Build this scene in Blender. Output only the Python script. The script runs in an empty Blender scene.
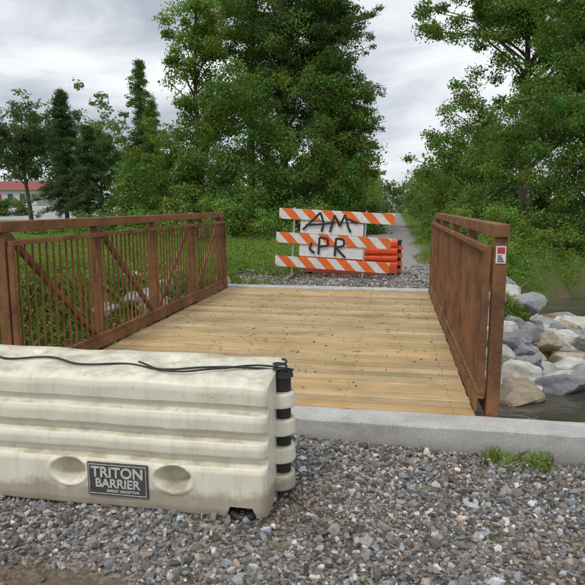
import bpy, bmesh, math, numpy as np, random
from mathutils import Vector, Matrix, noise as mnoise
rng=np.random.default_rng(7); random.seed(7)
S=bpy.context.scene
S.view_settings.view_transform='Standard'; S.view_settings.look='None'; S.view_settings.exposure=0
COL=S.collection

# ------------------------------------------------------------ node helpers
def mat(name):
    m=bpy.data.materials.new(name); m.use_nodes=True
    nt=m.node_tree; nt.nodes.clear()
    out=nt.nodes.new('ShaderNodeOutputMaterial')
    b=nt.nodes.new('ShaderNodeBsdfPrincipled'); nt.links.new(b.outputs[0],out.inputs[0])
    return m,nt,b,out
def N(nt,t,**kw):
    n=nt.nodes.new(t)
    for k,v in kw.items(): setattr(n,k,v)
    return n
def noise(nt,vec,scale,detail=5,rough=.6):
    n=N(nt,'ShaderNodeTexNoise'); n.inputs['Scale'].default_value=scale
    n.inputs['Detail'].default_value=detail; n.inputs['Roughness'].default_value=rough
    if vec is not None: nt.links.new(vec,n.inputs['Vector'])
    return n
def ramp(nt,fac,stops):
    r=nt.nodes.new('ShaderNodeValToRGB'); e=r.color_ramp.elements
    while len(e)<len(stops): e.new(.5)
    for i,(p,c) in enumerate(stops):
        e[i].position=p; e[i].color=(c[0],c[1],c[2],1) if not isinstance(c,(int,float)) else (c,c,c,1)
    nt.links.new(fac,r.inputs[0]); return r
def mix(nt,a,b,fac,mode='MIX'):
    n=nt.nodes.new('ShaderNodeMix'); n.data_type='RGBA'; n.blend_type=mode
    for idx,v in ((6,a),(7,b),(0,fac)):
        if isinstance(v,bpy.types.NodeSocket): nt.links.new(v,n.inputs[idx])
        else: n.inputs[idx].default_value=v if idx==0 else (v[0],v[1],v[2],1)
    return n.outputs[2]
def bump(nt,b,h,strength=.4,dist=.02):
    n=nt.nodes.new('ShaderNodeBump'); n.inputs['Strength'].default_value=strength; n.inputs['Distance'].default_value=dist
    nt.links.new(h,n.inputs['Height']); nt.links.new(n.outputs[0],b.inputs['Normal'])
def coord(nt,kind='Object',scale=(1,1,1)):
    t=nt.nodes.new('ShaderNodeTexCoord'); m=nt.nodes.new('ShaderNodeMapping'); m.inputs['Scale'].default_value=scale
    nt.links.new(t.outputs[kind],m.inputs[0]); return m.outputs[0]
def attr(nt,name='col'):
    a=nt.nodes.new('ShaderNodeAttribute'); a.attribute_name=name; return a

# ------------------------------------------------------------ materials
def leaf_mat(name,trans=.36):
    m,nt,b,out=mat(name); nt.nodes.remove(b); a=attr(nt)
    d=nt.nodes.new('ShaderNodeBsdfDiffuse'); nt.links.new(a.outputs['Color'],d.inputs[0])
    g=nt.nodes.new('ShaderNodeBsdfGlossy'); g.inputs['Roughness'].default_value=.45; g.inputs[0].default_value=(.8,.85,.8,1)
    m1=nt.nodes.new('ShaderNodeMixShader'); m1.inputs[0].default_value=.04; nt.links.new(d.outputs[0],m1.inputs[1]); nt.links.new(g.outputs[0],m1.inputs[2])
    t=nt.nodes.new('ShaderNodeBsdfTranslucent')
    c=mix(nt,a.outputs['Color'],(1.6,1.6,.6),1.0,'MULTIPLY'); nt.links.new(c,t.inputs[0])
    mx=nt.nodes.new('ShaderNodeMixShader'); mx.inputs[0].default_value=trans
    nt.links.new(m1.outputs[0],mx.inputs[1]); nt.links.new(t.outputs[0],mx.inputs[2]); nt.links.new(mx.outputs[0],out.inputs[0])
    return m
LEAF=leaf_mat('leaf_material')
def bark():
    m,nt,b,o=mat('bark_material'); v=coord(nt,'Object',(1,1,.25)); n=noise(nt,v,9)
    r=ramp(nt,n.outputs[0],[(.3,(.045,.035,.027)),(.7,(.16,.13,.10))]); nt.links.new(r.outputs[0],b.inputs['Base Color'])
    b.inputs['Roughness'].default_value=.9; bump(nt,b,n.outputs[0],.8,.05); return m
BARK=bark()
def stone_mat():
    m,nt,b,o=mat('stone_material'); a=attr(nt); v=coord(nt); n=noise(nt,v,60,6,.7)
    r=ramp(nt,n.outputs[0],[(.25,.6),(.75,1.25)]); c=mix(nt,a.outputs['Color'],r.outputs[0],1.0,'MULTIPLY')
    nt.links.new(c,b.inputs['Base Color']); b.inputs['Roughness'].default_value=.82; bump(nt,b,n.outputs[0],.3,.004); return m
STONE=stone_mat()
def rock_mat():
    m,nt,b,o=mat('riprap_material'); a=attr(nt); v=coord(nt); n=noise(nt,v,5,9,.7)
    r=ramp(nt,n.outputs[0],[(.25,.5),(.5,.95),(.75,1.3)]); c=mix(nt,a.outputs['Color'],r.outputs[0],1.0,'MULTIPLY')
    nt.links.new(c,b.inputs['Base Color']); b.inputs['Roughness'].default_value=.85; bump(nt,b,n.outputs[0],.8,.05); return m
ROCK=rock_mat()
def rust_mat(name,dark,lite):
    m,nt,b,o=mat(name); v=coord(nt); n=noise(nt,v,3.5,7,.65); n2=noise(nt,v,130,3,.6)
    r=ramp(nt,n.outputs[0],[(.3,dark),(.5,tuple((dark[i]+lite[i])/2 for i in range(3))),(.7,lite)])
    r2=ramp(nt,n2.outputs[0],[(.3,.72),(.7,1.22)]); c=mix(nt,r.outputs[0],r2.outputs[0],1.0,'MULTIPLY')
    nt.links.new(c,b.inputs['Base Color']); b.inputs['Roughness'].default_value=.7; b.inputs['Specular IOR Level'].default_value=.35; b.inputs['Metallic'].default_value=.15
    bump(nt,b,n2.outputs[0],.2,.002); return m
RUST=rust_mat('weathering_steel',(.105,.050,.027),(.335,.158,.068))
def concrete_mat():
    m,nt,b,o=mat('concrete_material'); v=coord(nt); n=noise(nt,v,3,8,.7); n2=noise(nt,v,70,4,.7)
    r=ramp(nt,n.outputs[0],[(.3,(.34,.335,.31)),(.5,(.47,.465,.44)),(.7,(.56,.555,.53))]); r2=ramp(nt,n2.outputs[0],[(.3,.75),(.65,1.1)])
    c=mix(nt,r.outputs[0],r2.outputs[0],1.0,'MULTIPLY')
    t=nt.nodes.new('ShaderNodeTexCoord'); s=N(nt,'ShaderNodeSeparateXYZ'); nt.links.new(t.outputs['Object'],s.inputs[0])
    ma=N(nt,'ShaderNodeMath',operation='MULTIPLY_ADD'); nt.links.new(n.outputs[0],ma.inputs[0]); ma.inputs[1].default_value=-.12; nt.links.new(s.outputs[2],ma.inputs[2])
    mr=N(nt,'ShaderNodeMapRange'); mr.inputs['From Min'].default_value=-.24; mr.inputs['From Max'].default_value=-.14; mr.inputs['To Min'].default_value=.6; mr.inputs['To Max'].default_value=0; nt.links.new(ma.outputs[0],mr.inputs[0])
    c=mix(nt,c,(.22,.19,.15),mr.outputs[0]); nt.links.new(c,b.inputs['Base Color'])
    b.inputs['Roughness'].default_value=.85; bump(nt,b,n2.outputs[0],.35,.005); return m
CONC=concrete_mat()
def wood_mat():
    m,nt,b,o=mat('deck_wood'); a=attr(nt); t=nt.nodes.new('ShaderNodeTexCoord')
    add=N(nt,'ShaderNodeVectorMath',operation='ADD'); sc=N(nt,'ShaderNodeVectorMath',operation='SCALE'); sc.inputs['Scale'].default_value=30
    nt.links.new(a.outputs['Vector'],sc.inputs[0]); nt.links.new(t.outputs['Object'],add.inputs[0]); nt.links.new(sc.outputs[0],add.inputs[1])
    mp=N(nt,'ShaderNodeMapping'); mp.inputs['Scale'].default_value=(.7,14,14); nt.links.new(add.outputs[0],mp.inputs[0])
    g=noise(nt,mp.outputs[0],3.2,7,.65); g.inputs['Distortion'].default_value=1.2
    mp2=N(nt,'ShaderNodeMapping'); mp2.inputs['Scale'].default_value=(.5,1.6,1); nt.links.new(add.outputs[0],mp2.inputs[0])
    n2=noise(nt,mp2.outputs[0],2.5,5,.6)
    r=ramp(nt,g.outputs[0],[(.28,(.34,.215,.105)),(.45,(.49,.35,.19)),(.6,(.57,.43,.245)),(.8,(.62,.49,.30))])
    c=mix(nt,r.outputs[0],a.outputs['Color'],1.0,'MULTIPLY')
    r2=ramp(nt,n2.outputs[0],[(.3,(.74,.77,.66)),(.6,(1.05,1.02,.98))]); c=mix(nt,c,r2.outputs[0],1.0,'MULTIPLY')
    v9=coord(nt); n9=noise(nt,v9,1.1,5,.65); r9=ramp(nt,n9.outputs[0],[(.36,(.8,.78,.72)),(.52,(1,1,1))]); c=mix(nt,c,r9.outputs[0],1.0,'MULTIPLY')
    mp3=N(nt,'ShaderNodeMapping'); mp3.inputs['Scale'].default_value=(1.6,5,1); nt.links.new(add.outputs[0],mp3.inputs[0])
    vo=N(nt,'ShaderNodeTexVoronoi'); vo.inputs['Scale'].default_value=1.6; nt.links.new(mp3.outputs[0],vo.inputs['Vector'])
    kr=ramp(nt,vo.outputs['Distance'],[(.03,1),(.09,0)]); kf=N(nt,'ShaderNodeMath',operation='MULTIPLY'); nt.links.new(kr.outputs[0],kf.inputs[0]); kf.inputs[1].default_value=.7
    c=mix(nt,c,(.16,.08,.035),kf.outputs[0])
    nt.links.new(c,b.inputs['Base Color']); b.inputs['Roughness'].default_value=.6; b.inputs['Specular IOR Level'].default_value=.3
    bump(nt,b,g.outputs[0],.25,.004); return m
WOOD=wood_mat()
def plain(name,c,rough=.6,metal=0,var=.12,scale=8):
    m,nt,b,o=mat(name); v=coord(nt); n=noise(nt,v,scale,6,.65)
    r=ramp(nt,n.outputs[0],[(.3,tuple(x*(1-var) for x in c)),(.7,tuple(min(1,x*(1+var)) for x in c))])
    nt.links.new(r.outputs[0],b.inputs['Base Color']); b.inputs['Roughness'].default_value=rough; b.inputs['Metallic'].default_value=metal; return m
BLACK=plain('black_rubber',(.02,.02,.022),.5); DARKPLATE=plain('plate_grey',(.075,.07,.07),.5,0,.3,14)
WHITE=plain('white_paint',(.72,.72,.70),.5); LETTER=plain('letter_paint',(.55,.54,.50),.5,0,.25,30)
STEEL=plain('galvanised_steel',(.42,.42,.43),.45,.6)
def plastic(name,c,dirt,amount=.5):
    m,nt,b,o=mat(name); v=coord(nt); n=noise(nt,v,2.6,9,.72); v2=coord(nt,'Object',(7,7,1.0)); n2=noise(nt,v2,3,6,.6); n3=noise(nt,v,45,4,.6)
    f=ramp(nt,n.outputs[0],[(.48,0),(.75,amount)]); f2=ramp(nt,n2.outputs[0],[(.5,0),(.8,amount*.8)])
    c1=mix(nt,c,dirt,f.outputs[0]); c2=mix(nt,c1,tuple(x*.65 for x in dirt),f2.outputs[0])
    t=nt.nodes.new('ShaderNodeTexCoord'); s=N(nt,'ShaderNodeSeparateXYZ'); nt.links.new(t.outputs['Object'],s.inputs[0])
    ad=N(nt,'ShaderNodeMath',operation='MULTIPLY_ADD'); nt.links.new(n.outputs[0],ad.inputs[0]); ad.inputs[1].default_value=-.2; nt.links.new(s.outputs[2],ad.inputs[2])
    fr=ramp(nt,ad.outputs[0],[(0,.6),(.04,0)]); c3=mix(nt,c2,(.2,.145,.09),fr.outputs[0])
    ge=nt.nodes.new('ShaderNodeNewGeometry'); gz=N(nt,'ShaderNodeSeparateXYZ'); nt.links.new(ge.outputs['Normal'],gz.inputs[0])
    gr=ramp(nt,gz.outputs[2],[(.6,0),(.95,1)]); n6=noise(nt,v,6,8,.75); g6=ramp(nt,n6.outputs[0],[(.42,0),(.62,.75)]); gm=N(nt,'ShaderNodeMath',operation='MULTIPLY'); nt.links.new(gr.outputs[0],gm.inputs[0]); nt.links.new(g6.outputs[0],gm.inputs[1])
    c3=mix(nt,c3,tuple(x*.75 for x in dirt),gm.outputs[0])
    sr=ramp(nt,n3.outputs[0],[(.66,0),(.74,.5)]); c4=mix(nt,c3,(.2,.15,.09),sr.outputs[0])
    nt.links.new(c4,b.inputs['Base Color']); b.inputs['Roughness'].default_value=.42; b.inputs['Specular IOR Level'].default_value=.4
    bump(nt,b,n.outputs[0],.15,.02); return m
CREAM=plastic('cream_plastic',(.79,.755,.62),(.50,.43,.29),.42)
ORANGE=plastic('orange_plastic',(.78,.10,.03),(.5,.1,.05),.4)

def stripes():
    m,nt,b,o=mat('barricade_sheeting'); t=nt.nodes.new('ShaderNodeTexCoord'); s=N(nt,'ShaderNodeSeparateXYZ'); nt.links.new(t.outputs['Object'],s.inputs[0])
    a=N(nt,'ShaderNodeMath',operation='ADD'); nt.links.new(s.outputs[0],a.inputs[0]); nt.links.new(s.outputs[2],a.inputs[1])
    d=N(nt,'ShaderNodeMath',operation='DIVIDE'); nt.links.new(a.outputs[0],d.inputs[0]); d.inputs[1].default_value=.42
    f=N(nt,'ShaderNodeMath',operation='FRACT'); nt.links.new(d.outputs[0],f.inputs[0])
    g=N(nt,'ShaderNodeMath',operation='GREATER_THAN'); nt.links.new(f.outputs[0],g.inputs[0]); g.inputs[1].default_value=.48
    v=coord(nt); n=noise(nt,v,6,6,.7); r=ramp(nt,n.outputs[0],[(.35,.8),(.6,1.0)])
    c=mix(nt,(.76,.76,.74),(.85,.17,.025),g.outputs[0]); c=mix(nt,c,r.outputs[0],1.0,'MULTIPLY')
    nt.links.new(c,b.inputs['Base Color']); b.inputs['Roughness'].default_value=.4; return m
STRIPE=stripes()

# ------------------------------------------------------------ mesh helpers
def np_mesh(name,verts,faces,mats,col=None,parent=None,smooth=False):
    verts=np.asarray(verts,dtype=np.float32); faces=np.asarray(faces,dtype=np.int32); k=faces.shape[1]
    me=bpy.data.meshes.new(name); me.vertices.add(len(verts)); me.vertices.foreach_set('co',verts.ravel())
    me.loops.add(faces.size); me.loops.foreach_set('vertex_index',faces.ravel())
    me.polygons.add(len(faces)); me.polygons.foreach_set('loop_start',np.arange(0,faces.size,k,dtype=np.int32))
    me.polygons.foreach_set('use_smooth',np.full(len(faces),smooth,dtype=bool))
    me.update(calc_edges=True)
    if col is not None:
        a=me.attributes.new('col','FLOAT_COLOR','POINT'); c=np.ones((len(verts),4),dtype=np.float32); c[:,:3]=col; a.data.foreach_set('color',c.ravel())
    for m in (mats if isinstance(mats,list) else [mats]): me.materials.append(m)
    o=bpy.data.objects.new(name,me); COL.objects.link(o)
    if parent: o.parent=parent
    return o
def empty(name,loc=(0,0,0)):
    e=bpy.data.objects.new(name,None); e.location=loc; COL.objects.link(e); return e
CUBE_V=np.array([[x,y,z] for x in(-.5,.5) for y in(-.5,.5) for z in(-.5,.5)])
CUBE_F=np.array([[0,1,3,2],[4,6,7,5],[0,4,5,1],[2,3,7,6],[0,2,6,4],[1,5,7,3]])
class Boxes:
    def __init__(s): s.v=[];s.f=[];s.c=[];s.n=0
    def add(s,c,size,rot=None,col=(1,1,1)):
        v=CUBE_V*np.array(size)
        if rot is not None: v=v@np.array(rot).T
        v=v+np.array(c); s.v.append(v); s.f.append(CUBE_F+s.n); s.c.append(np.tile(col,(8,1))); s.n+=8
    def mm(s,x0,x1,y0,y1,z0,z1,col=(1,1,1)): s.add(((x0+x1)/2,(y0+y1)/2,(z0+z1)/2),(x1-x0,y1-y0,z1-z0),None,col)
    def beam(s,a,b,w,h):
        a=Vector(a);b=Vector(b);d=b-a;L=d.length;d.normalize()
        side=Vector((1,0,0)) if abs(d.x)<.5 else Vector((0,0,1)); up=d.cross(side).normalized(); side=up.cross(d).normalized()
        M=np.array([[side[i],up[i],d[i]] for i in range(3)]); s.add(tuple((a+b)/2),(w,h,L),M)
    def build(s,name,m,parent=None,bev=.004):
        o=np_mesh(name,np.concatenate(s.v),np.concatenate(s.f),m,np.concatenate(s.c),parent)
        if bev:
            md=o.modifiers.new('bev','BEVEL'); md.width=bev; md.segments=2; md.limit_method='ANGLE'
        return o
def tubes(segs,sides=6):
    V=[];F=[];n=0; ang=np.linspace(0,2*np.pi,sides,endpoint=False)
    for p0,p1,r0,r1 in segs:
        p0=np.array(p0,float);p1=np.array(p1,float); d=p1-p0; L=np.linalg.norm(d)
        if L<1e-6: continue
        d/=L; a=np.array([0,0,1.]) if abs(d[2])<.9 else np.array([1.,0,0]); u=np.cross(d,a);u/=np.linalg.norm(u);w=np.cross(d,u)
        ring=np.cos(ang)[:,None]*u+np.sin(ang)[:,None]*w
        V.append(p0+ring*r0);V.append(p1+ring*r1)
        for i in range(sides):
            j=(i+1)%sides; F.append([n+i,n+j,n+sides+j,n+sides+i])
        n+=2*sides
    return np.concatenate(V),np.array(F)
def polyline_tube(name,pts,r,m,parent=None):
    cu=bpy.data.curves.new(name,'CURVE'); cu.dimensions='3D'; sp=cu.splines.new('BEZIER'); sp.bezier_points.add(len(pts)-1)
    for b,p in zip(sp.bezier_points,pts): b.co=p; b.handle_left_type=b.handle_right_type='AUTO'
    cu.bevel_depth=r; cu.bevel_resolution=3; cu.materials.append(m); o=bpy.data.objects.new(name,cu); COL.objects.link(o)
    if parent: o.parent=parent
    return o

def leaf_quads(C,L,W,col,out=None,up=.3):
    n=len(C); u=rng.normal(size=(n,3)); 
    nrm=rng.normal(size=(n,3)); 
    if out is not None: nrm=nrm*.55+out
    nrm[:,2]+=up; nrm/=np.linalg.norm(nrm,axis=1)[:,None]
    u-= (u*nrm).sum(1)[:,None]*nrm; u/=np.linalg.norm(u,axis=1)[:,None]; w=np.cross(nrm,u)
    L=(L*rng.uniform(.6,1.3,n))[:,None]; W=(W*rng.uniform(.6,1.3,n))[:,None]
    V=np.stack([C-u*L/2,C+w*W/2-u*L*.08,C+u*L/2-nrm*L*.12,C-w*W/2-u*L*.08],1).reshape(-1,3)
    F=np.arange(4*n).reshape(n,4); return V,F,np.repeat(col,4,axis=0)
def cluster_leaves(cent,rad,per,base,flat=.75,var=.25,hue=.15):
    k=len(cent); per=np.maximum((per*rng.uniform(.5,1.4,k)).astype(int),3); idx=np.repeat(np.arange(k),per); n=len(idx)
    d=rng.normal(size=(n,3)); d/=np.linalg.norm(d,axis=1)[:,None]
    r=rad[idx]*(rng.uniform(0,1,n)**.45)*rng.uniform(.75,1.25,n)
    P=cent[idx]+d*r[:,None]*np.array([1,1,flat])
    cb=rng.uniform(1-var,1+var,k)[idx]*rng.uniform(.8,1.25,n); h=(rng.normal(size=k)*hue)[idx]
    c=np.array(base)[None,:]*cb[:,None]; c[:,0]*=(1+h); c[:,2]*=(1-h*.5)
    return P,d,np.clip(c,.004,.6)
def sample_ell(e,n,bias=.35):
    c=np.array(e[:3]);r=np.array(e[3:6]); d=rng.normal(size=(n,3)); d/=np.linalg.norm(d,axis=1)[:,None]
    t=rng.uniform(0,1,n)**bias; wob=1+.22*np.sin(d[:,0]*5+c[0]*3)*np.cos(d[:,2]*4+c[1])+.12*rng.normal(size=n)
    return c+d*r*(t*wob)[:,None]
def broadleaf(name,base,trunk_h,r0,ells,per,size,colr,crad=(.5,.95),flat=.7,bias=.4,limbs=True,lean=(0,0)):
    root=empty(name,(base[0],base[1],base[2]))
    cents=np.concatenate([sample_ell(e,e[6],bias) for e in ells]); cents=cents[cents[:,2]>.25]
    rad=rng.uniform(crad[0],crad[1],len(cents))
    P,d,c=cluster_leaves(cents,rad,per,colr,flat)
    V,F,cc=leaf_quads(P,size,size*.6,c,d*.6)
    np_mesh('foliage',V,F,LEAF,cc,root)
    segs=[]; m=6; tp=[np.array([lean[0]*t**1.3+.15*math.sin(t*5+base[0]),lean[1]*t+.15*math.cos(t*4),trunk_h*t]) for t in np.linspace(0,1,m+1)]
    for i in range(m): segs.append((tp[i],tp[i+1],r0*(1-.85*i/m),r0*(1-.85*(i+1)/m)))
    if limbs:
        sel=cents[rng.permutation(len(cents))[:min(60,len(cents))]]
        for q in sel:
            tz=min(max((q[2]-.35*np.hypot(q[0],q[1])-.8)/trunk_h,.12),.98); f=tz*m;i=min(int(f),m-1); s=tp[i]+(tp[i+1]-tp[i])*(f-i)
            mid=(s+q)/2+np.array([0,0,.12*np.linalg.norm(q-s)])+rng.normal(size=3)*.15
            ra=r0*(.35*(1-tz)+.08); segs+= [(s,mid,ra,ra*.6),(mid,q,ra*.6,ra*.15)]
    V,F=tubes(segs,7); np_mesh('trunk_and_limbs',V,F,BARK,None,root,True)
    return root
def conifer(name,base,h,w,nb,colr,size=.16,per=26,start=.12,wisp=False,crad=.32,pw=.8):
    root=empty(name,base); segs=[((0,0,0),(0,0,h*.5),h*.012+.05,h*.008+.02),((0,0,h*.5),(0,0,h),h*.008+.02,.02)]
    cs=[];rs=[]
    for i in range(nb):
        t=start+(1-start)*(i+rng.uniform(0,1))/nb; z=h*t; L=w*(1-t)**pw*rng.uniform(.5,1.15)+.12; a=rng.uniform(0,6.283)
        droop=-.25*L if not wisp else rng.uniform(.0,.3)*L
        tip=np.array([math.cos(a)*L,math.sin(a)*L,z+droop]); s=np.array([0,0,z]); segs.append((s,tip,.03+.010*L,.008))
        k=max(2,int(L/.38))
        for j in range(k):
            f=(j+.7)/k; cs.append(s+(tip-s)*f+rng.normal(size=3)*(.07 if not wisp else .2)); rs.append(crad*(1.15-.45*f))
    cs=np.array(cs);rs=np.array(rs); P,d,c=cluster_leaves(cs,rs,per,colr,.55,.22)
    V,F,cc=leaf_quads(P,size,size*.35,c,d*.4); np_mesh('foliage',V,F,LEAF,cc,root)
    V,F=tubes(segs,6); np_mesh('trunk_and_limbs',V,F,BARK,None,root,True); return root
def thicket(name,domes,per,size,colr,crad=(.35,.7)):
    root=empty(name); cs=[]
    for (x,y,z,rx,ry,rz,n) in domes:
        d=rng.normal(size=(n,3)); d/=np.linalg.norm(d,axis=1)[:,None]; d[:,2]=np.abs(d[:,2])*rng.choice([1,1,1,-.2],n)
        w=1+.20*np.sin(d[:,0]*6+x)*np.cos(d[:,1]*5+z)+.16*np.sin(d[:,2]*9+y*2)+.09*rng.normal(size=n)
        cs.append(np.array([x,y,z])+d*np.array([rx,ry,rz])*w[:,None])
    cs=np.concatenate(cs); cs=cs[cs[:,2]>-.3]; rad=rng.uniform(crad[0],crad[1],len(cs))
    P,d,c=cluster_leaves(cs,rad,per,colr,.8,.28); V,F,cc=leaf_quads(P,size,size*.7,c,d*.6)
    np_mesh('foliage',V,F,LEAF,cc,root)
    segs=[]
    for (x,y,z,rx,ry,rz,n) in domes:
        for k in range(3):
            a=rng.uniform(0,6.28); segs.append(((x+rx*.2*math.cos(a),y+ry*.2*math.sin(a),-.2),(x+rx*.5*math.cos(a),y+ry*.5*math.sin(a),z+rz*.6),.05,.02))
    V,F=tubes(segs,6); np_mesh('stems',V,F,BARK,None,root,True); return root

# ------------------------------------------------------------ terrain
SP=np.array([(-60,12),(-20,9),(-8,7),(-3,7.1),(1.5,7.2),(3.4,7.9),(4.7,11.2),(5.6,15.4),(8.2,18.6),(16,20.6),(60,24)],float)
def sdist(x,y):
    d=np.full(np.shape(x),1e9)
    for a,b in zip(SP[:-1],SP[1:]):
        ab=b-a; t=np.clip(((x-a[0])*ab[0]+(y-a[1])*ab[1])/(ab@ab),0,1); d=np.minimum(d,np.hypot(x-a[0]-ab[0]*t,y-a[1]-ab[1]*t))
    return d-.55*sst(10,13,np.asarray(y,float))
def sst(a,b,x): t=np.clip((x-a)/(b-a),0,1); return t*t*(3-2*t)
PX=-.35
def terrain(x,y):
    x=np.asarray(x,float);y=np.asarray(y,float)
    near=-.13-.035*np.clip(x+.7,0,3)
    bumpy=.06*np.sin(x*1.7+y*.6)*np.cos(y*1.3-x*.4)+.03*np.sin(x*4.1)*np.sin(y*3.7)
    offp=sst(1.4,3.0,np.abs(x-PX))
    far=-.06+bumpy*offp*1.0+.012*np.sin(x*9)*np.sin(y*8)
    far=far+1.5*sst(52,100,y)*(1-sst(-30,-18,x))
    z=np.where(y<4.07,near+.008*np.sin(x*3+1)*np.sin(y*4),far)
    d=sdist(x,y); carve=(1-sst(1.1,2.75,d+.25*np.sin(x*2.3+y*1.9)))*-1.4
    z=z+np.where(y<4.07,0,carve)
    return z
def axis(lo,hi,step,far):
    a=list(np.arange(lo,hi+1e-6,step)); s=step
    while a[-1]<far: s*=1.11; a.append(a[-1]+s)
    s=step
    while a[0]>-far: s*=1.11; a.insert(0,a[0]-s)
    return np.array(a)
gx=axis(-7,8,.11,900); gy=axis(-.5,20,.11,900); 
X,Y=np.meshgrid(gx,gy); Z=terrain(X,Y)
nx,ny=len(gx),len(gy); I=np.arange(nx*ny).reshape(ny,nx)
F=np.stack([I[:-1,:-1],I[:-1,1:],I[1:,1:],I[1:,:-1]],-1).reshape(-1,4)
def mudmask(x,y): return np.exp(-(((x+1.38)/.5)**2+((y-2.10)/.14)**2))
path=(1-sst(.95,1.5,np.abs(X-PX)+.25*np.sin(Y*.9)*np.cos(X*2)))*(Y>10); apron=np.where((Y>10)&(Y<16),(1-sst(11.8,14.5,Y+.6*np.sin(X*1.7)))*(1-sst(2.6,3.6,np.abs(X+1.3))),0)
grav=np.maximum(np.maximum(path,apron),(Y<4.1)*(1-sst(4.0,4.8,-X-0+0*Y)))
lot=np.maximum(sst(54,58,Y)*(1-sst(94,99,Y))*(1-sst(-30,-26,X)),path*.55*sst(11,15,Y))
bed=np.maximum((1-sst(1.2,2.3,sdist(X,Y)))*(Y>4.1),mudmask(X,Y)*(Y<4))
col=np.stack([grav,lot,bed],-1).reshape(-1,3)
def ground_mat():
    m,nt,b,o=mat('ground_material'); a=attr(nt); s=N(nt,'ShaderNodeSeparateColor'); nt.links.new(a.outputs['Color'],s.inputs[0]); v=coord(nt)
    n1=noise(nt,v,.35,6,.7); n2=noise(nt,v,14,7,.75)
    g=ramp(nt,n2.outputs[0],[(.3,(.045,.08,.017)),(.7,(.13,.21,.042))]); g2=ramp(nt,n1.outputs[0],[(.35,(.8,.8,.8)),(.65,(1.2,1.15,.95))]); grass=mix(nt,g.outputs[0],g2.outputs[0],1.0,'MULTIPLY')
    vo=N(nt,'ShaderNodeTexVoronoi'); vo.inputs['Scale'].default_value=55; nt.links.new(v,vo.inputs['Vector'])
    hs=N(nt,'ShaderNodeSeparateColor'); nt.links.new(vo.outputs['Color'],hs.inputs[0])
    gr=ramp(nt,hs.outputs[0],[(.1,(.10,.088,.075)),(.5,(.20,.182,.16)),(.9,(.38,.36,.33))]); n4=noise(nt,v,1.1,5,.6); gv=ramp(nt,n4.outputs[0],[(.35,(.55,.47,.38)),(.6,(1,1,1))])
    gravel=mix(nt,gr.outputs[0],gv.outputs[0],1.0,'MULTIPLY')
    nf=N(nt,'ShaderNodeMath',operation='MULTIPLY_ADD'); n5=noise(nt,v,3,5,.7); nt.links.new(n5.outputs[0],nf.inputs[0]); nf.inputs[1].default_value=.8
    sub=N(nt,'ShaderNodeMath',operation='SUBTRACT'); nt.links.new(s.outputs[0],sub.inputs[0]); sub.inputs[1].default_value=.4; nt.links.new(sub.outputs[0],nf.inputs[2])
    gm=ramp(nt,nf.outputs[0],[(.4,0),(.6,1)])
    c=mix(nt,grass,gravel,gm.outputs[0]); c=mix(nt,c,(.38,.375,.36),s.outputs[1]); mud=ramp(nt,n2.outputs[0],[(.3,(.07,.05,.033)),(.7,(.19,.145,.10))]); c=mix(nt,c,mud.outputs[0],s.outputs[2])
    nt.links.new(c,b.inputs['Base Color']); b.inputs['Roughness'].default_value=.95; b.inputs['Specular IOR Level'].default_value=.15
    bump(nt,b,vo.outputs['Distance'],.6,-.012); return m
np_mesh('ground',np.stack([X,Y,Z],-1).reshape(-1,3),F,ground_mat(),col,smooth=True)

def water():
    m,nt,b,o=mat('stream_water'); v=coord(nt,'Object',(1,1.4,1)); n=noise(nt,v,4,3,.5); n2=noise(nt,v,.8,4,.6)
    r=ramp(nt,n2.outputs[0],[(.35,(.055,.05,.038)),(.7,(.11,.10,.078))]); nt.links.new(r.outputs[0],b.inputs['Base Color'])
    b.inputs['Roughness'].default_value=.04; b.inputs['IOR'].default_value=1.5; b.inputs['Specular IOR Level'].default_value=.8; bump(nt,b,n.outputs[0],.35,.04); return m
np_mesh('stream_water',[(-70,4.4,-1.14),(70,4.4,-1.14),(70,34,-1.14),(-70,34,-1.14)],[[0,1,2,3]],water())

# ------------------------------------------------------------ gravel
def ico(sub):
    bm=bmesh.new(); bmesh.ops.create_icosphere(bm,subdivisions=sub,radius=1); v=np.array([x.co[:] for x in bm.verts]); f=np.array([[x.index for x in g.verts] for g in bm.faces]); bm.free(); return v,f
IV,IF=ico(1)
def stones(name,x,y,size,zoff=.2,zfn=terrain):
    n=len(x); k=len(IV)
    V=IV[None]*(1+rng.uniform(-.32,.32,(n,k,1)))+rng.uniform(-.15,.15,(n,k,3))
    V*=np.stack([rng.uniform(.75,1.25,n),rng.uniform(.55,.95,n),rng.uniform(.4,.8,n)],-1)[:,None]*size[:,None,None]
    q=rng.normal(size=(n,4))*np.array([1,.35,.35,1]); q/=np.linalg.norm(q,axis=1)[:,None]; w,a,b,c=q.T
    R=np.stack([1-2*(b*b+c*c),2*(a*b-w*c),2*(a*c+w*b),2*(a*b+w*c),1-2*(a*a+c*c),2*(b*c-w*a),2*(a*c-w*b),2*(b*c+w*a),1-2*(a*a+b*b)],-1).reshape(n,3,3)
    V=np.einsum('nij,nkj->nki',R,V); z=zfn(x,y)+size*zoff; V+=np.stack([x,y,z],-1)[:,None]
    g=np.clip(rng.lognormal(-1.5,.58,n),.045,.68); tint=np.where(rng.uniform(size=n)<.28,1,0)[:,None]
    c=g[:,None]*(np.array([1,.975,.94])*(1-tint)+np.array([1.15,.93,.74])*tint)
    bl=(rng.uniform(size=n)<.2)[:,None]; c=np.where(bl,g[:,None]*np.array([.92,.98,1.05]),c)
    F=(IF[None]+np.arange(n)[:,None,None]*k).reshape(-1,3)
    return np_mesh(name,V.reshape(-1,3),F,STONE,np.repeat(c,k,axis=0))
n=36000; x=rng.uniform(-3.6,2.7,n); y=rng.uniform(1.4,3.92,n)
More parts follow.
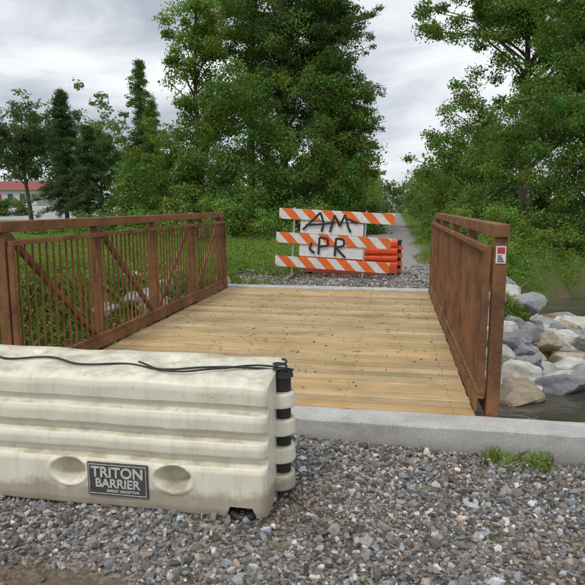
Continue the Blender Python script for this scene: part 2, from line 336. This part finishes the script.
dens=.62+.38*np.sin(x*2.3+y*1.1)*np.sin(y*3.1-x*1.3+1); keep=(rng.uniform(size=n)<np.clip(dens+.2,.3,1)*(1-.97*np.clip(mudmask(x,y)*1.6,0,1))); x=x[keep];y=y[keep]
size=np.clip(rng.lognormal(-4.42,.42,len(x)),.005,.04)
x=np.append(x,-.02);y=np.append(y,2.86);size=np.append(size,.045)
stones('gravel',x,y,size,.25)
n=9000; x=rng.uniform(-3.4,1.3,n); y=rng.uniform(10.75,15.5,n); keep=rng.uniform(size=n)<np.clip(1.2-(y-10.7)/4.5,.15,1); stones('gravel',x[keep],y[keep],np.clip(rng.lognormal(-3.9,.35,keep.sum()),.01,.06),.2)

# ------------------------------------------------------------ riprap rocks
RV,RF=ico(4)
def riprap():
    V=[];F=[];C=[];off=0; pts=[]
    for i in range(120):
        t=rng.uniform(0,1)
        if i<80: yy=8.7+t*5.6; xx=1.5+(yy-8.3)*.40+rng.normal()*.42+.1
        elif i<98: yy=9.6+rng.uniform(-.7,.8); xx=rng.uniform(.9,2.5)
        else: xx=rng.uniform(-5.5,-3.3); yy=rng.uniform(8.6,11)
        pts.append((xx,yy,rng.uniform(.15,.34)))
    pts+=[(1.75,8.35,.38),(1.15,8.5,.36),(2.35,8.75,.36),(2.9,9.3,.30),(1.45,8.9,.36)]
    for (xx,yy,s) in pts:
        sc=np.array([1.25,.95,.72])*s; m=13
        nn=rng.normal(size=(m,3)); nn/=np.linalg.norm(nn,axis=1)[:,None]; dd=rng.uniform(.62,.95,m)
        dot=RV@nn.T; r=np.min(np.where(dot>.05,dd/np.maximum(dot,.05),9),axis=1); r=np.minimum(r,1.15)
        o3=rng.uniform(0,50,3); r=r*(1+np.array([.07*mnoise.fractal(Vector(p*1.8+o3),1,2,4) for p in RV]))
        a=rng.uniform(0,6.28); R=np.array(Matrix.Rotation(a,3,'Z')@Matrix.Rotation(rng.normal()*.25,3,'X'))
        v=(RV*r[:,None]*sc)@R.T+np.array([xx,yy,max(float(terrain(xx,yy)),-1.25)+s*.3])
        p=rng.uniform(); c=np.array((.30,.31,.325)) if p<.42 else (np.array((.54,.53,.49)) if p<.76 else np.array((.44,.36,.26)))
        if p>.955: c=np.array((.42,.17,.09))
        c=c*rng.uniform(.75,1.15); V.append(v);F.append(RF+off);C.append(np.tile(c,(len(v),1)));off+=len(v)
    np_mesh('riprap_rocks',np.concatenate(V),np.concatenate(F),ROCK,np.concatenate(C))
riprap()

# ------------------------------------------------------------ bridge
br=empty('footbridge')
XL,XR=-3.0,.61; Y0,Y1=4.2,10.4
B=Boxes(); pw=.1375; gap=.0095; n=int((Y1-Y0)/(pw+gap)); 
for i in range(n):
    yy=Y0+.006+i*(pw+gap)
    k=rng.uniform(.76,1.14); h=rng.normal()*.04
    B.mm(XL+rng.uniform(-.006,.006),XR+rng.uniform(-.006,.006),yy,yy+pw+rng.uniform(-.002,.001),-.045,0+rng.uniform(-.003,.003),(k*(1+h),k,k*(1-h*1.5)))
B.build('deck_planks',WOOD,br,.006)
B=Boxes()
for i in range(n):
    yy=Y0+.006+i*(pw+gap)
    for xx in (-2.8,-1.9,-1.15,-.35,.45):
        for dy in (.035,.105): B.add((xx+rng.normal()*.008,yy+dy+rng.normal()*.005,.0022),(.007,.007,.003))
B.build('deck_screws',plain('dark_screw',(.10,.08,.06),.5),br,0)
B=Boxes()
for xx in (-2.85,-2.0,-1.15,-.3,.5): B.mm(xx-.05,xx+.05,Y0+.02,Y1-.05,-.35,-.05)
B.build('floor_beams',RUST,br)
posts=[4.27,5.77,7.27,8.77,10.27]
for side,nm in ((-1,'railing_upstream'),(1,'railing_downstream')):
    xi=XL if side<0 else XR
    def xs(a,b): return (xi+side*a,xi+side*b) if side>0 else (xi-b,xi-a)
    B=Boxes(); 
    xp0,xp1=xs(.075,.165)
    for p in posts: B.mm(xp0,xp1,p-.042,p+.042,-.35,1.278)
    t0,t1=xs(.07,.17); B.mm(t0,t1,4.20,10.34,1.28,1.37)
    c0,c1=xs(.07,.17)
    for a,b in zip(posts[:-1],posts[1:]): B.mm(c0+.003,c1-.003,a+.043,b-.043,-.02,.09)
    m0=(xp0+xp1)/2
    for a,b,up in ((posts[0],posts[1],0),(posts[1],posts[2],0),(posts[2],posts[3],1),(posts[3],posts[4],1)):
        za,zb=(1.25,.1) if not up else (.1,1.25)
        B.beam((m0,a+.07,za),(m0,b-.07,zb),.045,.055)
    B.build(nm+'_truss',RUST,br,.006)
    B=Boxes(); r0,r1=xs(.012,.055)
    B.mm(r0,r1,4.24,10.32,1.175,1.215); B.mm(r0,r1,4.24,10.32,.115,.155)
    B.mm(*xs(-.005,.012),4.24,10.32,.02,.115)
    q0,q1=xs(.026,.042)
    yy=4.33
    while yy<10.3:
        B.mm(q0,q1,yy-.008,yy+.008,.156,1.174); yy+=.103
    for p in (4.25,10.31): B.mm(r0,r1,p-.02,p+.02,.156,1.174)
    B.build(nm+'_pickets',RUST,br,.002)
sx=XR+.12
B=Boxes(); B.mm(sx-.033,sx+.033,4.221,4.2265,1.10,1.22); B.build('post_sticker',WHITE,br,0)
B=Boxes(); B.mm(sx-.025,sx+.025,4.217,4.2195,1.17,1.212); B.build('post_sticker_band',plain('sticker_red',(.5,.04,.04)),br,0)
B=Boxes()
for k in range(4): B.mm(sx-.022,sx+.022-.006*k,4.217,4.2195,1.112+k*.013,1.117+k*.013)
B.build('post_sticker_print',BLACK,br,0)
def slab(name,x0,x1,y0,y1,z0,z1):
    nxs=int((x1-x0)/.04); xs_=np.linspace(x0,x1,nxs+1); ch=.014
    prof=[(y0,z0),(y0,z1-ch),(y0+ch*.4,z1-ch*.35),(y0+ch,z1),((y0+y1)/2,z1),(y1-ch,z1),(y1,z1-ch),(y1,z0)]
    V=[]
    for x in xs_:
        for j,(yy,zz) in enumerate(prof):
            jt=0 if j in(0,7) else (mnoise.noise(Vector((x*9,j*3.1,z1)))*.004+mnoise.noise(Vector((x*2,j*1.1,7)))*.004)
            V.append((x,yy+(jt if j<3 else 0),zz+(jt*.7 if j>0 and j<7 else 0)))
    K=len(prof); F=[]
    for i in range(nxs):
        for j in range(K-1): F.append([i*K+j,(i+1)*K+j,(i+1)*K+j+1,i*K+j+1])
    o=np_mesh(name,V,F,CONC,None)
    bm=bmesh.new(); bm.from_mesh(o.data); bmesh.ops.holes_fill(bm,edges=[e for e in bm.edges if e.is_boundary]); bm.to_mesh(o.data); bm.free()
slab('concrete_abutment',-3.6,3.6,3.93,4.195,-1.6,.004)
slab('concrete_abutment',-3.5,1.05,10.41,10.72,-1.6,.012)
segs=[]
for i in range(90):
    x=rng.uniform(-2.8,.45);y=rng.uniform(4.6,10.2);a=rng.uniform(0,6.28);L=rng.uniform(.02,.10)
    segs.append(((x,y,.006),(x+math.cos(a)*L,y+math.sin(a)*L,.008),.003,.0015))
V,F=tubes(segs,4); np_mesh('twigs',V,F,plain('twig_brown',(.06,.035,.02)),None)
n=300; P=np.stack([rng.uniform(-2.9,.5,n),4.6+5.6*rng.uniform(0,1,n)**.75,np.full(n,.008)],-1)
V,F,cc=leaf_quads(P,.034,.018,np.tile((.09,.055,.03),(n,1))*rng.uniform(.5,1.8,(n,1)),None,6); np_mesh('fallen_leaves',V,F,LEAF,cc)

# ------------------------------------------------------------ water-filled barrier
PROF=[(.285,0),(.305,.015),(.312,.05),(.307,.24),(.297,.262),(.258,.275),(.250,.29),(.258,.305),(.290,.318),(.293,.36),(.284,.385),(.248,.398),(.240,.412),(.248,.428),(.284,.442),(.288,.50),(.280,.528),(.25,.542),(.244,.556),(.253,.57),(.274,.582),(.278,.64),(.272,.668),(.25,.688),(.20,.697)]
def barrier(name,loc,L,mt,pockets=True,scale=(1,1,1)):
    root=empty(name,loc); root.scale=scale
    pr=np.array(PROF); seg=np.r_[0,np.cumsum(np.hypot(*np.diff(pr,axis=0).T))]; m=110; tt=np.linspace(0,seg[-1],m)
    hy=np.interp(tt,seg,pr[:,0]);hz=np.interp(tt,seg,pr[:,1])
    top=26; ty=np.linspace(-hy[-1],hy[-1],top+2)[1:-1]
    ringy=np.r_[-hy,ty,hy[::-1]]; ringz=np.r_[hz,hz[-1]+.006*np.cos(ty/hy[-1]*1.57),hz[::-1]]
    K=len(ringy); xs=np.linspace(-L/2,L/2,int(L/.01)); M=len(xs)
    XX=np.repeat(xs[:,None],K,1); YY=np.tile(ringy,(M,1)); ZZ=np.tile(ringz,(M,1))
    e=np.clip((np.abs(xs)-(L/2-.05))/.05,0,1); s=1-.12*(1-np.sqrt(1-np.minimum(e,.999)**2))
    YY*=s[:,None]; ZZ=np.where(ZZ>.35,.35+(ZZ-.35)*(1-.05*(1-np.sqrt(1-np.minimum(e,.999)**2)))[:,None],ZZ)
    if pockets:
        for px in (-.70,-.10,.50):
            zz=ZZ-.195; up=np.where(zz>0,.062,.07)
            q=np.sqrt(((XX-px)/.10)**2+(zz/up)**2); dep=(1-sst(.6,1.0,q))*.13*np.clip(1+zz*7,.35,1.4)
            lip=np.exp(-((q-1.14)/.10)**2)*.007
            YY=np.where(YY<0,YY+dep-lip,YY-dep+lip)
    for px in (L/2-.13,-L/2+.13):
        q=np.abs(XX-px); ZZ=np.where((ZZ<.075)&(q<.085),np.maximum(ZZ,.07*(1-sst(.06,.085,q))),ZZ)
    for px in (-.55,.35):
        q=np.sqrt(((XX-px)/.085)**2+((YY-.06)/.085)**2); ZZ=np.where(ZZ>.69,ZZ-.03*(1-sst(.75,1,q)),ZZ)
    YY+=.004*np.sin(XX*7+ZZ*5)+.002*np.sin(XX*19-ZZ*13)
    ZZ=ZZ+np.where(ZZ>.6,.004*np.sin(XX*6)+.003*np.sin(XX*13+YY*9),0)
    V=np.stack([XX,YY,ZZ],-1).reshape(-1,3); I=np.arange(M*K).reshape(M,K)
    F=np.stack([I[:-1,:-1],I[1:,:-1],I[1:,1:],I[:-1,1:]],-1).reshape(-1,4)
    caps=[]
    for r,fl in ((0,1),(M-1,0)):
        for j in range(K//2-1):
            q=[I[r,j],I[r,j+1],I[r,K-2-j],I[r,K-1-j]]; caps.append(q if not fl else q[::-1])
    F=np.concatenate([F,np.array(caps)]); o=np_mesh('body',V,F,mt,None,root,True)
    md=o.modifiers.new('es','EDGE_SPLIT'); md.split_angle=math.radians(50)
    for sx in (-1,1):
        bm=bmesh.new()
        for z0,h in (((.05,.085),(.20,.085),(.35,.085),(.50,.08)) if sx>0 else ((.13,.07),(.28,.07),(.43,.07),(.58,.07))):
            r=bmesh.ops.create_cone(bm,cap_ends=True,segments=28,radius1=.088,radius2=.082,depth=h)
            for v in r['verts']: v.co.x=v.co.x+sx*(L/2+.015); v.co.z+=z0+h/2
            r=bmesh.ops.create_cube(bm,size=1)
            for v in r['verts']: v.co=Vector((v.co.x*.12+sx*(L/2-.045),v.co.y*.16,v.co.z*(h-.008)+z0+h/2))
        me=bpy.data.meshes.new('hinge_lugs'); bm.to_mesh(me); bm.free(); me.materials.append(mt); o=bpy.data.objects.new('hinge_lugs',me); COL.objects.link(o); o.parent=root
        md=o.modifiers.new('b','BEVEL'); md.width=.012; md.segments=3
    bm=bmesh.new(); r=bmesh.ops.create_cone(bm,cap_ends=True,segments=20,radius1=.045,radius2=.045,depth=.62); 
    for v in r['verts']: v.co.x+=L/2+.03; v.co.z+=.345
    r=bmesh.ops.create_cone(bm,cap_ends=True,segments=20,radius1=.058,radius2=.052,depth=.03)
    for v in r['verts']: v.co.x+=L/2+.03; v.co.z+=.672
    me=bpy.data.meshes.new('hinge_pin'); bm.to_mesh(me); bm.free(); me.materials.append(BLACK); o=bpy.data.objects.new('hinge_pin',me); COL.objects.link(o); o.parent=root
    return root
bar=barrier('water_filled_barrier',(-1.62,3.095,-.135),2.0,CREAM,True,(1,1.07,1.06))
pl=empty('name_plate'); pl.parent=bar; pl.location=(.19,-.315,.165); pl.scale=(1.08,1,1.1)
B=Boxes(); B.mm(-.16,.16,-.006,.004,-.08,.08); B.build('plate',DARKPLATE,pl,.003)
B=Boxes()
for (a,b,c,d) in ((-.152,.152,.069,.072),(-.152,.152,-.072,-.069),(-.152,-.149,-.068,.068),(.149,.152,-.068,.068)): B.mm(a,b,-.0085,-.0055,c,d)
B.build('plate_border',LETTER,pl,0)
def text(s,size,x,z,parent,m,sx=1):
    cu=bpy.data.curves.new('lettering','FONT'); cu.body=s; cu.size=size; cu.extrude=.0015; cu.offset=size*.025; cu.align_x='CENTER'; cu.materials.append(m)
    o=bpy.data.objects.new('lettering_'+s.lower().split()[0],cu); COL.objects.link(o); o.parent=parent; o.location=(x,-.0085,z); o.rotation_euler=(math.pi/2,0,0); o.scale=(sx,1,1)
text('TRITON',.070,0,.012,pl,LETTER,1.08); text('BARRIER',.058,0,-.037,pl,LETTER,1.08); text('ENERGY ABSORPTION',.017,.03,-.060,pl,LETTER)
pts=[(-1.05,-.06,.705),(-.8,.02,.714),(-.6,-.10,.708),(-.35,-.05,.712),(-.1,-.14,.708),(.15,-.10,.710),(.4,-.16,.708),(.62,-.10,.712),(.85,-.05,.706),(1.03,-.02,.69)]
polyline_tube('cable',pts,.006,BLACK,bar)
pts2=[(x+.06,y+.05*math.sin(i*1.7),z+.003) for i,(x,y,z) in enumerate(pts)][5:]
polyline_tube('cable_loop',pts2,.005,BLACK,bar)
cl=[(1.02+.035*math.cos(a),-.03+.035*math.sin(a),.69+.004*a) for a in np.linspace(0,14,22)]
polyline_tube('cable_coil',cl,.006,BLACK,bar)
polyline_tube('drain_hose',[(.80,-.25,.03),(.84,-.31,.022),(.90,-.32,.022),(.94,-.25,.03)],.02,BLACK,bar)
ob=barrier('water_filled_barrier',(-.98,13.5,-.09),1.9,ORANGE,False,(1.12,1.12,1.18))

# ------------------------------------------------------------ barricade
bc=empty('road_barricade',(-1.31,12.4,-.05)); bc.rotation_euler=(0,math.radians(2.9),math.radians(0))
for i,z in enumerate((.30,.81,1.32)):
    B=Boxes(); B.add((0,0,0),(2.44,.025,.225)); o=B.build('striped_board_%d'%(i+1),STRIPE,bc,.004); o.location=(rng.normal()*.02+(-.04,.0,.05)[i],-.03,z)
B=Boxes()
for xx in (-.86,.66):
    B.mm(xx-.02,xx+.02,-.016,.024,.02,1.46); B.mm(xx-.022,xx+.022,-.6,.6,-.03,.018)
B.build('steel_frame',STEEL,bc,.003)
B=Boxes()
B.mm(-.72,.62,-.012,.008,.93,1.19); B.mm(-.72,.66,-.012,.008,.44,.68)
B.build('white_panels',WHITE,bc,.003)
gs=Boxes()
def stroke(pts,y,w=.045):
    for a,b in zip(pts[:-1],pts[1:]): gs.beam((a[0],y+rng.uniform(-.0008,.0008),a[1]),(b[0],y,b[1]),w,.002)
stroke([(-.66,1.0),(-.45,1.22),(-.30,1.38),(-.22,1.16),(-.26,.98)],-.046); stroke([(-.60,1.10),(-.25,1.14),(.02,1.18)],-.048)
stroke([(-.08,.98),(.0,1.34),(.12,1.12),(.22,1.36),(.30,1.10),(.36,1.0)],-.046); stroke([(.26,1.28),(.50,1.20)],-.048)
stroke([(-.30,.50),(-.29,.86),(-.12,.84),(-.10,.70),(-.27,.66)],-.046); stroke([(.05,.48),(.06,.86),(.22,.84),(.24,.72),(.07,.66),(.28,.46)],-.046); stroke([(-.45,.74),(-.5,.6),(-.38,.52)],-.046)
gs.build('graffiti',BLACK,bc,0)

# ------------------------------------------------------------ house in the distance
hs=empty('white_house',(-76,108,1.35))
B=Boxes(); B.mm(-8,8,-4,4,0,3.0); B.build('walls',plain('siding',(.58,.58,.56)),hs,.02)
V=[(-8.5,-4.6,3.0),(8.5,-4.6,3.0),(8.5,4.6,3.0),(-8.5,4.6,3.0),(-8.5,0,4.9),(8.5,0,4.9)]
me=bpy.data.meshes.new('roof'); me.from_pydata(V,[],[(0,1,5,4),(2,3,4,5),(0,4,3),(1,2,5),(0,3,2,1)]); me.materials.append(plain('roof_metal_red',(.26,.06,.05))); o=bpy.data.objects.new('roof',me); COL.objects.link(o); o.parent=hs
B=Boxes()
for xx in (-5,-2.6,2.4,5): B.mm(xx-.55,xx+.55,-4.04,-3.98,1.0,2.3)
B.build('windows',plain('window_glass',(.04,.05,.06),.1),hs,0)
B=Boxes(); B.mm(-.5,.5,-4.05,-3.98,.05,2.2); B.build('door',plain('red_door_paint',(.4,.03,.03)),hs,0)

# ------------------------------------------------------------ vegetation
G1=(.115,.195,.038); G2=(.090,.160,.036); G3=(.150,.240,.046); GD=(.060,.108,.038)
z0=-.1
broadleaf('broadleaf_tree',(-10.6,31.5,z0),14.0,.2,[(0,0,10.4,2.1,2.2,3.2,75),(.3,0,5.8,2.7,2.4,2.6,60)],230,.15,G3,(.35,.75),bias=.5)
broadleaf('broadleaf_tree',(-6.6,34.5,z0),18.0,.32,[(0,0,12,3.4,3.2,5.5,140),(-.6,0,7,3.3,3,3,60)],260,.16,G2,(.45,.95))
broadleaf('broadleaf_tree',(-8.8,36.5,z0),17.0,.28,[(0,0,12,2.6,2.4,5,80)],250,.16,G1,(.45,.85))
broadleaf('broadleaf_tree',(-4.7,37.5,z0),17.0,.26,[(0,0,12,2.7,2.2,5,90)],230,.17,G2,(.45,.9))
conifer('pine_tree',(-3.9,35.5,z0),19,4.4,170,(.080,.138,.040),.19,52,.25,True,.42,.6)
broadleaf('broadleaf_tree',(-3.2,34,z0),9.5,.2,[(0,0,6.6,2.2,2.2,2.9,80)],230,.15,G1,(.4,.75))
thicket('vine_thicket',[(-11.0,29.5,0,3.0,2.2,4.6,190),(-7.2,28.5,0,2.6,2.2,6.3,230),(-4.6,30.5,0,2.3,2.2,5.9,190),(-3.0,33,0,2.1,2.5,5.8,150),(-14,31,0,2.2,2,2.4,80)],150,.14,G1,(.35,.75))
conifer('spruce_tree',(-20.4,46,z0),13,3.2,190,G2,.19,50,.05,False,.45)
conifer('spruce_tree',(-18.6,44,z0),9.5,3.0,130,G1,.19,46,.03,False,.45)
conifer('cedar_tree',(-23.2,39,z0),9.4,3.2,170,GD,.17,60,.17,False,.42)
conifer('cedar_tree',(-20.6,37.5,z0),6.8,2.6,130,(.07,.125,.04),.17,56,.2,False,.42)
broadleaf('broadleaf_tree',(-29.6,44,z0),9,.2,[(0,0,6.4,3.4,3,2.9,100)],190,.18,GD,(.5,.9))
broadleaf('broadleaf_tree',(-26.3,50,z0),9,.2,[(0,0,6.0,3.0,3,2.8,90)],190,.18,G2,(.5,.9))
broadleaf('broadleaf_tree',(6.4,32.5,z0),14,.3,[(-.3,0,11.2,4.6,3.6,3.3,170),(2.5,-1,8,3.5,3,3,80)],240,.155,G1,(.4,.85),bias=.55)
broadleaf('broadleaf_tree',(4.5,34.0,z0),7,.2,[(0,0,4.6,3.0,2.6,2.9,110)],220,.15,G3,(.4,.8))
broadleaf('broadleaf_tree',(8.0,25.5,z0),13,.28,[(0,0,9.4,3.2,2.8,3.8,160),(-.3,0,5.5,2.6,2.4,2.6,60)],240,.13,G1,(.35,.8),bias=.5)
thicket('vine_thicket',[(5.2,23.0,-.2,1.9,1.8,5.8,230),(7.2,22.6,-.2,1.9,1.5,5.4,230),(3.9,25,0,1.5,1.8,3.2,120),(9.8,23,-.2,2.2,1.6,6,200),(4.8,29,0,2.2,2,4.6,130)],170,.10,G1,(.28,.55))
thicket('stream_bank_bushes',[(2.3,15.6,-.3,.9,1.1,.9,60),(2.8,19.0,-.2,1.3,1.4,1.5,90),(7.6,21.4,-.5,1.8,.7,1.5,100),(5.0,20.6,-.5,1.3,.8,1.3,80),(1.75,13.0,-.3,.5,.6,.45,30),(1.25,11.2,-.4,.3,.45,.55,22)],130,.07,G3,(.18,.35))
thicket('undergrowth',[(-4.0,26,0,1.6,1.6,1.3,70),(-6.5,24.5,0,2,1.5,1.5,80),(-9.5,26,0,2.4,1.6,1.6,80),(-13,27,0,2.6,1.6,1.0,80),(-3.4,31,0,1.2,2.5,1.8,70),(2.6,27,0,1.1,2.5,1.2,60),(2.9,34,0,1.2,3,2.2,70),(-17,30,0,3,1.5,.3,50)],120,.12,G3,(.25,.45))
thicket('roadside_bushes',[(-47,66,.2,2.0,2,1.6,40)],120,.26,G2,(.5,.8))
dom=[]
for i in range(70):
    xx=-135+i*3.9+rng.normal()*1.5
    H=np.interp(xx,[-135,-95,-78,-62,-45,-20,0,20,60,130],[26,30,27,30,21,14,7,12,18,20])*rng.uniform(.8,1.1); dom.append((xx,128+rng.uniform(-4,8),H*.55,3.6,3.6,H*.45,22)); dom.append((xx+1.5,124+rng.uniform(-4,4),H*.25,3.6,3.6,H*.35,14))
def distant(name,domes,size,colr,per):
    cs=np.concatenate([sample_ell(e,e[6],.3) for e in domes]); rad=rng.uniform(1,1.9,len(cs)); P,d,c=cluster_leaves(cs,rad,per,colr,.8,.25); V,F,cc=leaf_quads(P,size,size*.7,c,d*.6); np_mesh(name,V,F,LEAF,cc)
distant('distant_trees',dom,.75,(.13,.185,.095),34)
dom=[]
for i in range(12):
    for sx in (-1,1):
        yy=44+i*6; dom.append(((-4.6 if sx<0 else 4.2)+rng.normal()*.4+(0 if sx<0 else .08*i),yy,2.6,2.2,3,2.6+.1*i,26)); 
distant('distant_trees',dom,.35,(.13,.20,.05),60)

def blades(name,x,y,h,w,colr,fn=terrain):
    n=len(x); a=rng.uniform(0,6.28,n); d=np.stack([np.cos(a),np.sin(a),np.zeros(n)],-1); s=np.stack([-np.sin(a),np.cos(a),np.zeros(n)],-1)
    P=np.stack([x,y,fn(x,y)-.01],-1); h=h*rng.uniform(.5,1.4,n); lean=(rng.uniform(.1,.9,n)*h)[:,None]
    V=np.stack([P-s*w/2,P+s*w/2,P+d*lean*.4+s*w*.4+np.array([0,0,1])*(h*.6)[:,None],P+d*lean+np.array([0,0,1])*(h*.9)[:,None]],1).reshape(-1,3)
    c=np.array(colr)*rng.uniform(.6,1.5,(n,1))*np.array([1,1,1]); c[:,0]*=rng.uniform(.8,1.7,n)
    return np_mesh(name,V,np.arange(4*n).reshape(n,4),LEAF,np.repeat(c,4,axis=0))
n=170000; y=10.8+34*rng.uniform(0,1,n)**1.6; x=rng.uniform(-1,1,n)*(4+ y*.38)-3.0
k=(np.abs(x-PX)>1.15+.25*np.sin(y))&(sdist(x,y)>1.9)&((y>14+np.sin(x*2))|(np.abs(x+1.2)>2.6)|(rng.uniform(size=n)<.15)); x=x[k];y=y[k]
pat=np.clip(np.sin(x*1.3)*np.sin(y*.8)+.3,0,1); edge=sst(1.2,3,np.abs(x-PX))
blades('grass',x,y,(.10+.18*pat)*(.4+.6*edge),.011,(.15,.235,.045))
n=60000; x=rng.uniform(-13,-3.35,n); y=rng.uniform(2.5,12,n); k=sdist(x,y)>1.0; blades('grass',x[k],y[k],.32,.010,(.13,.21,.045))
def weeds(name,x,y,h,per,size,colr,r=.16):
    C=np.stack([x,y,terrain(x,y)+h*.5],-1); P,d,c=cluster_leaves(C,r*rng.uniform(.5,1.2,len(x)),per,colr,1.3,.3); V,F,cc=leaf_quads(P,size,size*.55,c,d*.4,.8); return np_mesh(name,V,F,LEAF,cc)
x=rng.uniform(-10,-3.5,620); y=rng.uniform(4,11.5,620); weeds('weeds',x,y,.5,80,.06,G3,.3)
n=3200; y=12.5+25*rng.uniform(0,1,n)**1.5; x=rng.uniform(-1,1,n)*(3+y*.36)-3; k=(np.abs(x-PX)>1.8)&(sdist(x,y)>1.9)
weeds('weeds',x[k],y[k],.36,45,.06,G3,.3)
n=300; y=rng.uniform(8.6,14,n); x=1.3+(y-9)*.25+rng.uniform(-.6,.5,n); k=sdist(x,y)>2.1; weeds('weeds',x[k],y[k],.15,34,.045,G3,.15)
weeds('curb_weeds',np.array([.70,.66,.92,.97,1.02,.75]),np.array([3.86,3.80,3.82,3.78,3.85,3.70]),.12,26,.035,(.15,.25,.05),.055)
x=rng.uniform(.6,1.05,90);y=rng.uniform(3.7,3.9,90); blades('grass',x,y,.10,.005,(.14,.23,.05))

# ------------------------------------------------------------ world + sun
EL,AZ=math.radians(58),math.radians(205)
w=bpy.data.worlds.new('World'); S.world=w; w.use_nodes=True; nt=w.node_tree; nt.nodes.clear()
out=nt.nodes.new('ShaderNodeOutputWorld'); bg=nt.nodes.new('ShaderNodeBackground'); bg.inputs[1].default_value=.1; nt.links.new(bg.outputs[0],out.inputs[0])
sky=nt.nodes.new('ShaderNodeTexSky'); sky.sky_type='NISHITA'; sky.sun_disc=False; sky.sun_elevation=EL; sky.sun_rotation=AZ
tc=nt.nodes.new('ShaderNodeTexCoord')
mp=N(nt,'ShaderNodeMapping'); mp.inputs['Scale'].default_value=(1.6,1.6,4.2); mp.inputs['Rotation'].default_value=(.0,.2,.6); mp.inputs['Location'].default_value=(.3,.9,.2); nt.links.new(tc.outputs['Generated'],mp.inputs[0])
n1=noise(nt,mp.outputs[0],2.2,7,.52); n1.inputs['Distortion'].default_value=.35
cr=ramp(nt,n1.outputs[0],[(.34,(.44,.475,.54)),(.45,(.60,.635,.69)),(.53,(.78,.80,.84)),(.62,(.93,.945,.97))])
sc=N(nt,'ShaderNodeVectorMath',operation='SCALE'); sc.inputs['Scale'].default_value=11.2; nt.links.new(cr.outputs[0],sc.inputs[0])
c=mix(nt,sky.outputs[0],sc.outputs[0],.93); nt.links.new(c,bg.inputs[0])
sl=bpy.data.lights.new('sun','SUN'); sl.energy=1.5; sl.angle=math.radians(14); sl.color=(1,.96,.9); so=bpy.data.objects.new('sun',sl); COL.objects.link(so)
d=Vector((math.sin(AZ)*math.cos(EL),math.cos(AZ)*math.cos(EL),math.sin(EL))); so.rotation_euler=d.to_track_quat('Z','Y').to_euler(); so.location=(0,0,30)

cam=bpy.data.cameras.new('camera'); cam.lens=36; cam.sensor_width=36; cam.clip_end=3000; co=bpy.data.objects.new('camera',cam); COL.objects.link(co)
co.location=(0,0,1.5); co.rotation_euler=(math.radians(81.5),0,math.radians(9.83)); S.camera=co
